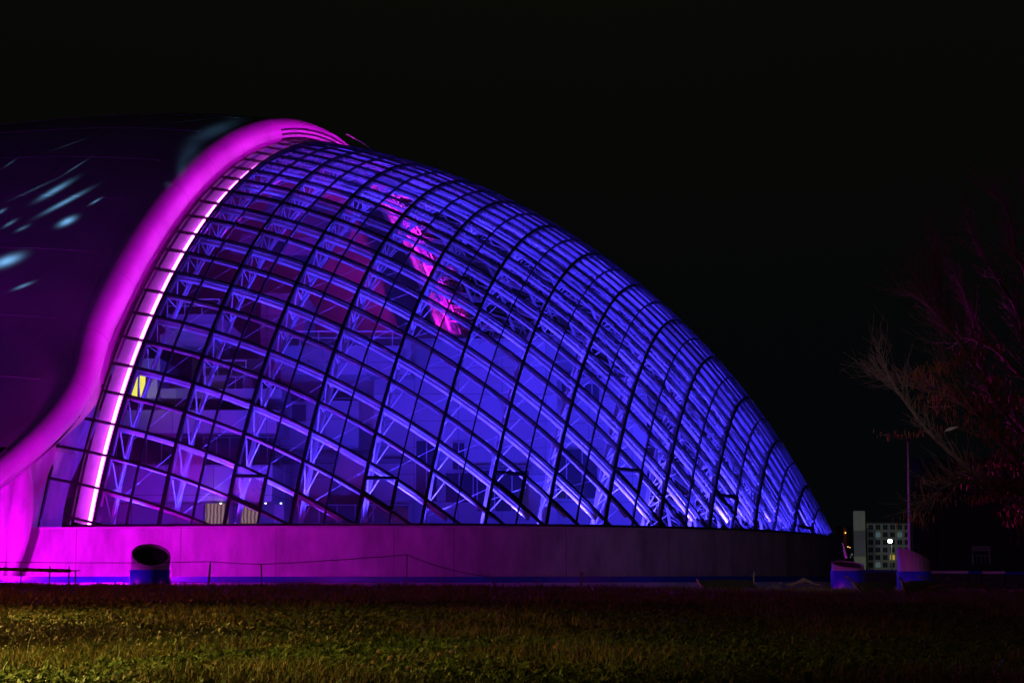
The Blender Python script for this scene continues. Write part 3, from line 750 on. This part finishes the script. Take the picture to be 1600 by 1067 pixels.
for r_ in range(6):
    for c_ in range(6):
        x0 = 1357 + c_ * 11.3; y0 = 819.5 + r_ * 11.8
        mt = lit.get((r_, c_)) or 'inner_dark'
        if x0 + 7 > 1423: continue
        w = fbox(x0, x0 + 7.2, y0, y0 + 7.6, d - .15, .1, 'window', mt); fbox(x0 + 3.3, x0 + 3.8, y0, y0 + 7.6, d - .22, .06, 'window_mullion', 'farwall', w)
hz_ = empty('hillside_houses', tuple(at(1322, 893, 260) * [1, 1, 0]), 'dark far house with a few tiny lit windows beside the dome end', 'building')
fbox(1306, 1332, 822, 897, 260, 10, 'wall', 'nightwall', hz_); fbox(1318, 1322.5, 822, 850, 259, 1, 'lit_wall', 'pod', hz_)
for (x, y, m_, w_) in ((1321, 832, 'orangelamp', 1.6), (1325, 854, 'orangelamp', 1.2), (1328, 855, 'orangelamp', 1.), (1331, 866, 'farlit_cool', 3.0), (1329, 870, 'farlit_cool', 2.), (1335, 870, 'farlit', 1.4), (1316, 846, 'orangelamp', .6)):
    fbox(x - w_ / 2, x + w_ / 2, y - w_ / 2, y + w_ / 2, 258.5, .3, 'lit_window', m_, hz_)
# floodlight mast in front of the far building
fl = empty('floodlight', tuple(at(1390.5, 893, 200) * [1, 1, 0]), 'bright white floodlight on a pole in front of the distant building', 'floodlight')
p = at(1390.5, 845, 200)
mb = MB(); mb.tube([[p[0] + .25, 200.2, -.1], [p[0] + .25, 200.2, p[2] + .3]], .09, 8); mb.build('pole', M['nightwall'], fl)
mb = MB(); mb.box(p[0] - .34, p[0] + .34, 199.9, 200.1, p[2] - .26, p[2] + .26); mb.build('housing', M['nightwall'], fl)
mb = MB(); n_ = 14; a_ = np.arange(n_) * 2 * math.pi / n_; mb.add(np.stack([p[0] + .30 * np.cos(a_), 0 * a_ + 199.88, p[2] + .24 * np.sin(a_)], 1), [tuple(range(n_))]); mb.build('lens', M['whitelamp'], fl)
lp = lamp('floodlight_light', 'POINT', (p[0], 197.5, p[2]), 900, (.85, 1, .72), shadow_soft_size=0)
lamp('tower_light', 'POINT', tuple(at(1375, 860, 208)), 130, (.9, .95, .8), shadow_soft_size=0)
# lamp post
po = empty('lamp_post', (at(1421, 880, 66)[0], 66, -.13), 'tall thin grey lamp post rising beside the dark building', 'lamp post')
a = at(1421.5, 896, 66); b = at(1418.5, 690, 66)
mb = MB(); mb.tube([[a[0], 66, -.13], b], [.085, .04], 8); mb.build('pole', M['coping'], po, smooth=True)
mb = MB(); mb.tube([b, b + np.array([-.25, .0, .28]), b + np.array([-.8, 0, .38])], [.035, .03, .025], 8); mb.build('arm', M['frame'], po)
mb = MB(); mb.box(b[0] - 1.35, b[0] - .8, 65.9, 66.1, b[2] + .33, b[2] + .41); mb.build('lamp_head', M['frame'], po)
# leaning white post by the dome end
mb = MB(); mb.tube([at(1323, 872, 64), at(1316.5, 848, 64)], [.07, .02], 8); o = mb.build('leaning_pole', M['steel']); tag(o, 'short white tapering pole leaning beside the right end of the dome', 'pole')
# dark building behind the tree
nb = empty('dark_building', tuple(at(1500, 893, 92) * [1, 1, 0]), 'unlit boxy building behind the bare tree with one pale framed entrance', 'building')
fbox(1424.5, 1720, 716, 897, 92, 30, 'wall', 'nightwall', nb)
M['teal'] = mat('teal_glass', (.05, .30, .24), .2, var=.4, scale=1.5)
fbox(1423.5, 1427.5, 803, 896, 91.6, .3, 'corner_glazing', 'teal', nb)
en = fbox(1521.5, 1545.5, 861, 881, 91.9, .05, 'entrance', 'inner_dark', nb)
mb = MB()
for (x0, x1, y0, y1) in ((1519, 1548, 852.5, 860.5), (1519, 1521.5, 860.5, 881), (1545.5, 1548, 860.5, 881), (1521.5, 1545.5, 866.5, 867.5), (1533, 1534, 867.5, 881), (1527, 1527.6, 867.5, 881), (1540, 1540.6, 867.5, 881)):
    a = at(x0, y0, 91.7); b = at(x1, y1, 91.7); mb.box(a[0], b[0], 91.7, 91.85, b[2], a[2])
mb.build('entrance_frame', M['inner'], en)
for k, (x0, x1, y0, y1) in enumerate(((1350, 1403, 890, 893.5), (1453, 1513, 891.5, 895.5), (1514, 1534, 892, 896), (1535, 1570, 892, 896), (1571, 1640, 893, 897))):
    a = at(x0, y0, 78); b = at(x1, y1, 78); o = empty('block_kerb', ((a[0] + b[0]) / 2, 78.2, -.13), None, None)
    mb = MB(); mb.box(a[0], b[0], 78, 78.5, b[2], a[2]); mb.build('capstone', M['concrete' if k in (1, 3) else 'pool'], o)
    mb = MB(); mb.box(a[0] + .05, b[0] - .05, 78.15, 78.45, -.13, b[2] - .003); mb.build('base', M['nightwall'], o)
    tag(o, ['blue painted kerb block between the two right steel stacks', 'long bare concrete kerb block right of the taller stack', 'blue painted kerb block below the pale entrance', 'bare concrete kerb block right of the entrance', 'last blue kerb block at the right edge behind the branches'][k], 'kerb', 'kerb blocks on the far paving')
for (x0, x1, y, d) in ((1368, 1402, 898, 60), (1453, 1475, 902.5, 56), (1500, 1512, 904, 54), (1535, 1568, 906, 50)):
    mb = MB(); n_ = 18; a_ = np.arange(n_) * 2 * math.pi / n_; p = at((x0 + x1) / 2, y, d); w_ = (x1 - x0) / F * d / 2
    mb.add(np.stack([p[0] + w_ * np.cos(a_) * (1 + .15 * np.sin(3 * a_)), d + 3.0 * np.sin(a_), 0 * a_ - .12], 1), [tuple(range(n_))])
    M.setdefault('puddle', mat('puddle_water', (.02, .02, .02), .06, 0, 1.0)); mb.build('puddle', M['puddle'], None, kind='structure')

# ------------------------------------------------------------ bare tree at the right
tr = empty('bare_tree', (at(1720, 896, 38)[0], 38, 0), 'large bare tree spreading in from the right edge, brown pods on twigs', 'tree')
TD = 38.
tk = MB(); tkp = [at(1735, 935, TD), at(1722, 800, TD), at(1716, 640, TD), at(1700, 480, TD), at(1690, 340, TD), at(1680, 200, TD)]
tk.tube(smooth_path(np.array(tkp), 20, 0), np.linspace(.34, .06, 20), 10); tk.build('trunk', M['bark'], tr, smooth=True)
LIMBS = [[(1722, 860), (1640, 790), (1590, 730), (1560, 698), (1505, 645), (1470, 605), (1450, 568), (1444, 545)],
         [(1722, 830), (1620, 812), (1600, 760 + 40), (1500, 738), (1420, 678), (1385, 640), (1352, 602), (1332, 560)],
         [(1720, 800), (1640, 735), (1570, 660), (1520, 600), (1484, 545), (1440, 497), (1400, 455), (1392, 430)],
         [(1716, 700), (1655, 615), (1600, 545), (1578, 480), (1535, 425), (1508, 385), (1484, 340)],
         [(1705, 600), (1650, 500), (1600, 437), (1576, 385), (1568, 340), (1545, 310), (1520, 292)],
         [(1505, 645), (1450, 615), (1400, 606), (1350, 595), (1325, 580)],
         [(1720, 850), (1650, 780), (1560, 762), (1480, 752), (1440, 762), (1410, 790)],
         [(1722, 780), (1640, 690), (1600, 675), (1560, 640), (1530, 605), (1512, 560), (1500, 500), (1478, 452), (1462, 420)],
         [(1700, 500), (1640, 400), (1610, 350), (1598, 300)],
         [(1484, 545), (1462, 520), (1440, 470), (1436, 430), (1434, 395)],
         [(1716, 690), (1640, 600), (1590, 590), (1540, 545), (1500, 530), (1452, 520), (1420, 480), (1375, 455)]]
tips = []
def grow(mb, p, dr, L_, r, depth):
    n = 6; P = [p]; d = dr / np.linalg.norm(dr)
    for i in range(n):
        d = d + rng.normal(0, .10, 3) + np.array([-.01, 0, .05]); d /= np.linalg.norm(d); P.append(P[-1] + d * L_ / n)
    mb.tube(P, np.linspace(r, max(.0035, r * .35), n + 1), 4 if r < .02 else 5, cap=False)
    if depth > 0:
        for k in range(random.randint(3, 4)):
            i = random.randint(1, n); dd = (P[i] - P[i - 1]); dd = dd / np.linalg.norm(dd) + rng.normal(0, .45, 3) + np.array([0, 0, .12])
            grow(mb, P[i], dd, L_ * random.uniform(.45, .7), r * .55, depth - 1)
    else: tips.append(P[-1])
for li, L in enumerate(LIMBS):
    P = []; dd = TD; dv = random.uniform(-.45, .45)
    for i, (x, y) in enumerate(L): P.append(at(x + max(0, 1640 - x) * .15, y, TD + dv * i + (1.2 if li == 5 else 0)))
    P = smooth_path(np.array(P), 26, 0)
    r0 = .11 if li not in (5, 8, 9) else .05
    mb = MB(); rad = np.linspace(r0, .014, 26); mb.tube(P, rad, 7, cap=False)
    for i in range(4, 26):
        for q_ in range(2 if i < 12 else 3):
            dr = (P[min(i + 1, 25)] - P[i - 1]); dr = dr / np.linalg.norm(dr) + rng.normal(0, .42, 3) + np.array([-.05, 0, .18])
            grow(mb, P[i], dr, random.uniform(.5, 1.15), rad[i] * .34 + .004, 1)
    mb.build('limb', M['bark'], tr, smooth=True)
pods = MB()
for L in LIMBS:
    for (x0, y0), (x1, y1) in zip(L[:-1], L[1:]):
        if y0 < 560 or random.random() < .1: continue
        for k in range(5):
            t = random.random(); x = x0 + (x1 - x0) * t + random.uniform(-30, 30); y = y0 + (y1 - y0) * t + random.uniform(-25, 45)
            if x > 1640 or x < 1385 + random.random() * 120: continue
            c = at(x, y, TD + random.uniform(-2, 2))
            for m_ in range(26):
                p = c + np.array([random.gauss(0, .26), random.gauss(0, .25), random.gauss(0, .07)]); h = random.uniform(.06, .2); w_ = random.uniform(.008, .02); an = random.uniform(0, 3.1)
                q_ = np.array([math.cos(an) * w_, math.sin(an) * w_, 0]); sw = np.array([random.uniform(-.03, .03), 0, 0])
                pods.add([p - q_, p + q_, p + q_ * .6 - ZV * h + sw, p - q_ * .6 - ZV * h + sw], [(0, 1, 2, 3)])
pods.build('pods', M['pod'], tr, kind='stuff')
mb = MB(); G = []; c = at(1486, 670, 37.2)
for i in range(8):
    G.append([c + np.array([(i / 7 - .5) * .34, random.uniform(-.03, .03), (i / 7 - .5) * .1 + math.sin(k * 2 * math.pi / 6) * .05 * math.sin(math.pi * (i + .6) / 8) + random.uniform(-.012, .012)]) + np.array([0, math.cos(k * 2 * math.pi / 6) * .04, 0]) for k in range(7)])
mb.grid(np.array(G)); o = mb.build('plastic_bag', M['bag'], None, smooth=True); tag(o, 'scrap of pale plastic bag caught on the twigs of the bare tree', 'bag')

# ------------------------------------------------------------ lamps of the place and added fills
BLUE = (.048, .031, 1.0); MAG = (.80, .0015, .95)
# blue floodlights on the floor inside, one at the foot of each arch bay, front and back
for r in np.arange(.5, RMAX - .6, 1.):
    for fr, w_ in ((True, 1.), (False, .7)):
        j = jbase(r, fr); p = sp(r, j); n = nrm(r, j).copy(); n[2] = 0; n /= np.linalg.norm(n)
        q_ = p - n * (1.1 if fr else 3); e = 1400 * w_ * (.5 + .5 * min(1, r / 5))
        lamp('blue_floodlight', 'SPOT', (q_[0], q_[1], ZB - .3), e * 5, BLUE, tuple(outpt(r, j + 10 if fr else j - 10, -1.0)), spot_size=math.radians(100), spot_blend=.7, shadow_soft_size=0)
# higher rows of unseen blue lamps added at the trusses to brighten the tubes
for r in np.arange(.5, RMAX - .6, 1.):
    j0 = jbase(r)
    for j in (j0 + 7, j0 + 14, j0 + 21):
        if j > JA + 2 or sp(r, j)[2] < ZB + 2: continue
        q_ = outpt(r, j, -2.3)
        lamp('blue_fill_spot', 'SPOT', tuple(q_), 1700 * (.5 + .5 * min(1, r / 6)), BLUE, tuple(outpt(r, j + 5, -.3)), spot_size=math.radians(120), spot_blend=.8, shadow_soft_size=0)
# unseen blue lamps added outside to brighten the purlins behind the bars
for r in np.arange(.5, RMAX - .4, 1.):
    j = jbase(r); p = sp(r, j); n = nrm(r, j).copy(); n[2] = 0; n /= np.linalg.norm(n); q_ = p + n * 6.0; q_[2] = .4
    lamp('blue_outside_fill', 'SPOT', tuple(q_), 13000 * (.15 + .85 * min(1, r / 6)), BLUE, tuple(q_ - n * 6 + ZV * 10.4), spot_size=math.radians(56), spot_blend=.7, shadow_soft_size=0)
for (x, y, e) in ((-14, 84, 2200), (-6, 82, 3000), (2, 82, 3000), (10, 86, 2200), (16, 92, 1500)):
    lamp('blue_floodlight', 'SPOT', (x, y, 1.6), e * 1.0, BLUE, (x, 100, 10), spot_size=math.radians(140), spot_blend=.8, shadow_soft_size=0)
lamp('blue_floodlight', 'POINT', (-8, 100, 24), 2000, BLUE, shadow_soft_size=0)
lamp('blue_floodlight', 'POINT', (6, 106, 20), 2000, BLUE, shadow_soft_size=0)
lamp('purple_fill', 'POINT', (-20, 85, 2.5), 2600, (.22, .01, 1), shadow_soft_size=0)  # lamps added to tint the left interior purple
lamp('purple_fill', 'POINT', (-13, 100, 25), 1500, (.6, .01, .9), shadow_soft_size=0)
lamp('curtain_light', 'POINT', tuple(at(340, 788, 88.5)), 25, (1, .75, .4), shadow_soft_size=0)
lamp('room_light', 'POINT', tuple(at(240, 605, 89.6)), 45, (.95, .9, .3), shadow_soft_size=0)
# chain of unseen magenta lamps standing in for LED fixtures along the lip
nst = len(ctr)
for i in range(2, nst - 3):
    p = ctr[i] + side[i] * 3.4 + up[i] * .5 
    lamp('magenta_flood_and_fill', 'SPOT', tuple(p), 215 if i > 22 else 125, MAG, tuple(ctr[i]), spot_size=math.radians(68), spot_blend=.7, shadow_soft_size=0)
for j in (30, 33, 36, 39, 42):
    lamp('magenta_flood_and_fill', 'SPOT', tuple(outpt(.75, float(j), -3.2)), 3600, (1, .01, .9), tuple(sp(-.5, float(j))), spot_size=math.radians(80), spot_blend=.6, shadow_soft_size=0)  # lamps added inside to light the far side of the rim
# magenta floodlights at the foot of the abutment, then lamps added for wall and lawn
lamp('magenta_flood_and_fill', 'POINT', (-27.5, 70.5, .9), 3800, MAG, shadow_soft_size=0)
lamp('magenta_flood_and_fill', 'POINT', (-20, 67, 1.2), 3000, MAG, shadow_soft_size=0)
lamp('magenta_flood_and_fill', 'POINT', (-11, 58, 2.2), 800, MAG, shadow_soft_size=0)
lamp('magenta_flood_and_fill', 'POINT', (-24, 50, 1.6), 500, MAG, shadow_soft_size=0)  # added for the left stack and the lawn crest
lamp('magenta_flood_and_fill', 'POINT', (-4, 48, 2.5), 260, MAG, shadow_soft_size=0)
lamp('magenta_fill_spot', 'SPOT', (-23, 45.5, 1.9), 9000, MAG, (-13, 50, .9), spot_size=math.radians(24), spot_blend=.5, shadow_soft_size=0)  # lamp added to light the left stack
for x, y in ((-9, 61), (0, 61), (8, 62.5), (15, 66)): lamp('blue_outside_fill', 'POINT', (x, y, .35), 90, BLUE, shadow_soft_size=0)  # low blue lamps added to brighten the kerb
# weak purple wash and a projector throwing streaks of light on the shell
lamp('purple_wash', 'SPOT', (-52, 30, 4), 24000, (.32, .003, 1), (-40, 92, 18), spot_size=math.radians(60), spot_blend=1, shadow_soft_size=0)
PJ = Vector((-4, 3, 3.2)); PT = Vector(tuple(at(100, 330, 92)))
pr = lamp('projector', 'SPOT', PJ, 1700000, (.20, .55, 1), PT, spot_size=math.radians(40), spot_blend=.3, shadow_soft_size=0)
pr.data.use_nodes = True; n = pr.data.node_tree; em = n.nodes['Emission']
t = n.nodes.new('ShaderNodeTexCoord'); sp_ = n.nodes.new('ShaderNodeSeparateXYZ'); n.links.new(t.outputs['Normal'], sp_.inputs[0])
def mth(op, a, b=None, c=None):
    q_ = n.nodes.new('ShaderNodeMath'); q_.operation = op
    for k, v in enumerate((a, b, c)):
        if v is None: continue
        if isinstance(v, (int, float)): q_.inputs[k].default_value = v
        else: n.links.new(v, q_.inputs[k])
    return q_.outputs[0]
gx = mth('DIVIDE', sp_.outputs[0], sp_.outputs[2]); gy = mth('DIVIDE', sp_.outputs[1], sp_.outputs[2])
Rm = pr.rotation_euler.to_matrix(); tot = None
STREAKS = [(90, 298, 40, 5, -35, .8), (105, 318, 52, 4, -33, .7), (110, 349, 20, 6, -30, 1.), (18, 412, 32, 9, -25, 1.), (20, 352, 16, 3, -35, .3), (153, 317, 14, 2, -35, .5), (40, 360, 16, 3, -30, .25), (5, 333, 12, 3, -35, .35),
           (118, 262, 30, 1.5, -38, .25), (335, 200, 60, 13, -30, .16), (297, 238, 34, 18, -62, .07), (285, 262, 24, 10, -80, .07), (15, 255, 16, 1.5, -40, .2), (105, 225, 40, 1., -25, .12), (45, 452, 22, 3, -25, .35), (300, 185, 60, 1., -12, .06), (60, 295, 55, 2, -30, .12), (265, 290, 10, 7, 0, .04)]
for (px, py, la_, sb, ang, w_) in STREAKS:
    la_ *= .68; sb *= .8
    # direction of the streak's middle as the projector sees the shell
    k0 = np.array(at(px, py, 92)); d0 = Rm.transposed() @ (Vector(tuple(k0)) - PJ); cx_, cy_ = d0.x / d0.z, d0.y / d0.z
    sc_ = 1 / F * 1.04; a = math.radians(ang)
    dx = mth('SUBTRACT', gx, cx_); dy = mth('SUBTRACT', gy, cy_)
    # in lamp space z is negative forward, so x/z is mirrored
    u_ = mth('ADD', mth('MULTIPLY', dx, -math.cos(a)), mth('MULTIPLY', dy, math.sin(a)))
    v_ = mth('ADD', mth('MULTIPLY', dx, -math.sin(a)), mth('MULTIPLY', dy, -math.cos(a)))
    e_ = mth('ADD', mth('POWER', mth('ABSOLUTE', mth('DIVIDE', u_, la_ * sc_ )), 2), mth('POWER', mth('ABSOLUTE', mth('DIVIDE', v_, sb * sc_)), 2))
    g_ = mth('MULTIPLY', mth('EXPONENT', mth('MULTIPLY', e_, -1.6)), w_)
    tot = g_ if tot is None else mth('ADD', tot, g_)
n.links.new(tot, em.inputs['Strength'])
# warm street light from the left over the lawn, then added fill lamps
lamp('street_and_fill_light', 'SPOT', (-9.5, 14.5, 5.5), 3600, (1, .58, .11), (-7.6, 14.5, 0), spot_size=math.radians(108), spot_blend=1, shadow_soft_size=.06)
lamp('street_and_fill_light', 'SPOT', (-5.4, 7.0, 2.7), 1500, (1, .74, .14), (-3.7, 8.1, 0), spot_size=math.radians(86), spot_blend=1, shadow_soft_size=.06)
lamp('street_and_fill_light', 'POINT', (-7, 2, 4.0), 75, (1, .34, .07), shadow_soft_size=.2)  # added reddish fill for the lawn
lamp('street_and_fill_light', 'POINT', (-12, 22, 5), 800, (1, .16, .08), shadow_soft_size=.1)  # added red fill for the farther lawn
lamp('street_and_fill_light', 'SPOT', (14, 16, 1.2), 800, (1, .42, .20), (27, 38, 9), spot_size=math.radians(50), spot_blend=.9, shadow_soft_size=.1)  # added lamp aimed up at the tree crown
lamp('street_and_fill_light', 'SPOT', (4, 24, 6), 1500, (1, .96, .92), (14, 66, 1.5), spot_size=math.radians(44), spot_blend=1, shadow_soft_size=.1)  # added neutral fill for the right part of the plinth wall
lamp('magenta_fill_spot', 'SPOT', (12, 35.5, 1.3), 420, (1, .05, .8), (21.5, 37.8, .45), spot_size=math.radians(52), spot_blend=.7, shadow_soft_size=0)  # added pink side light for boards and branches
# lamps added as magenta spill of the dome's floodlights on tree and lawn edge
lamp('magenta_flood_and_fill', 'SPOT', (12, 52, .8), 1500, (1, .04, .9), (25, 38, 6), spot_size=math.radians(80), spot_blend=.6, shadow_soft_size=0)
lamp('magenta_flood_and_fill', 'POINT', (20, 50, 2.2), 300, (1, .05, .9), shadow_soft_size=0)
for tx, ty, tz, en in ((27, 60, 1.0, 6000), (23, 40, 1.6, 5000), (25, 38, 7.5, 5500)):
    lamp('magenta_fill_spot', 'SPOT', (1, 50, 2.6), en, (1, .03, .9), (tx, ty, tz), spot_size=math.radians(44), spot_blend=.8, shadow_soft_size=0)
lamp('street_and_fill_light', 'POINT', (18, 12, 9), 150, (1, .62, .42), shadow_soft_size=.2)  # added warm fill for the tree
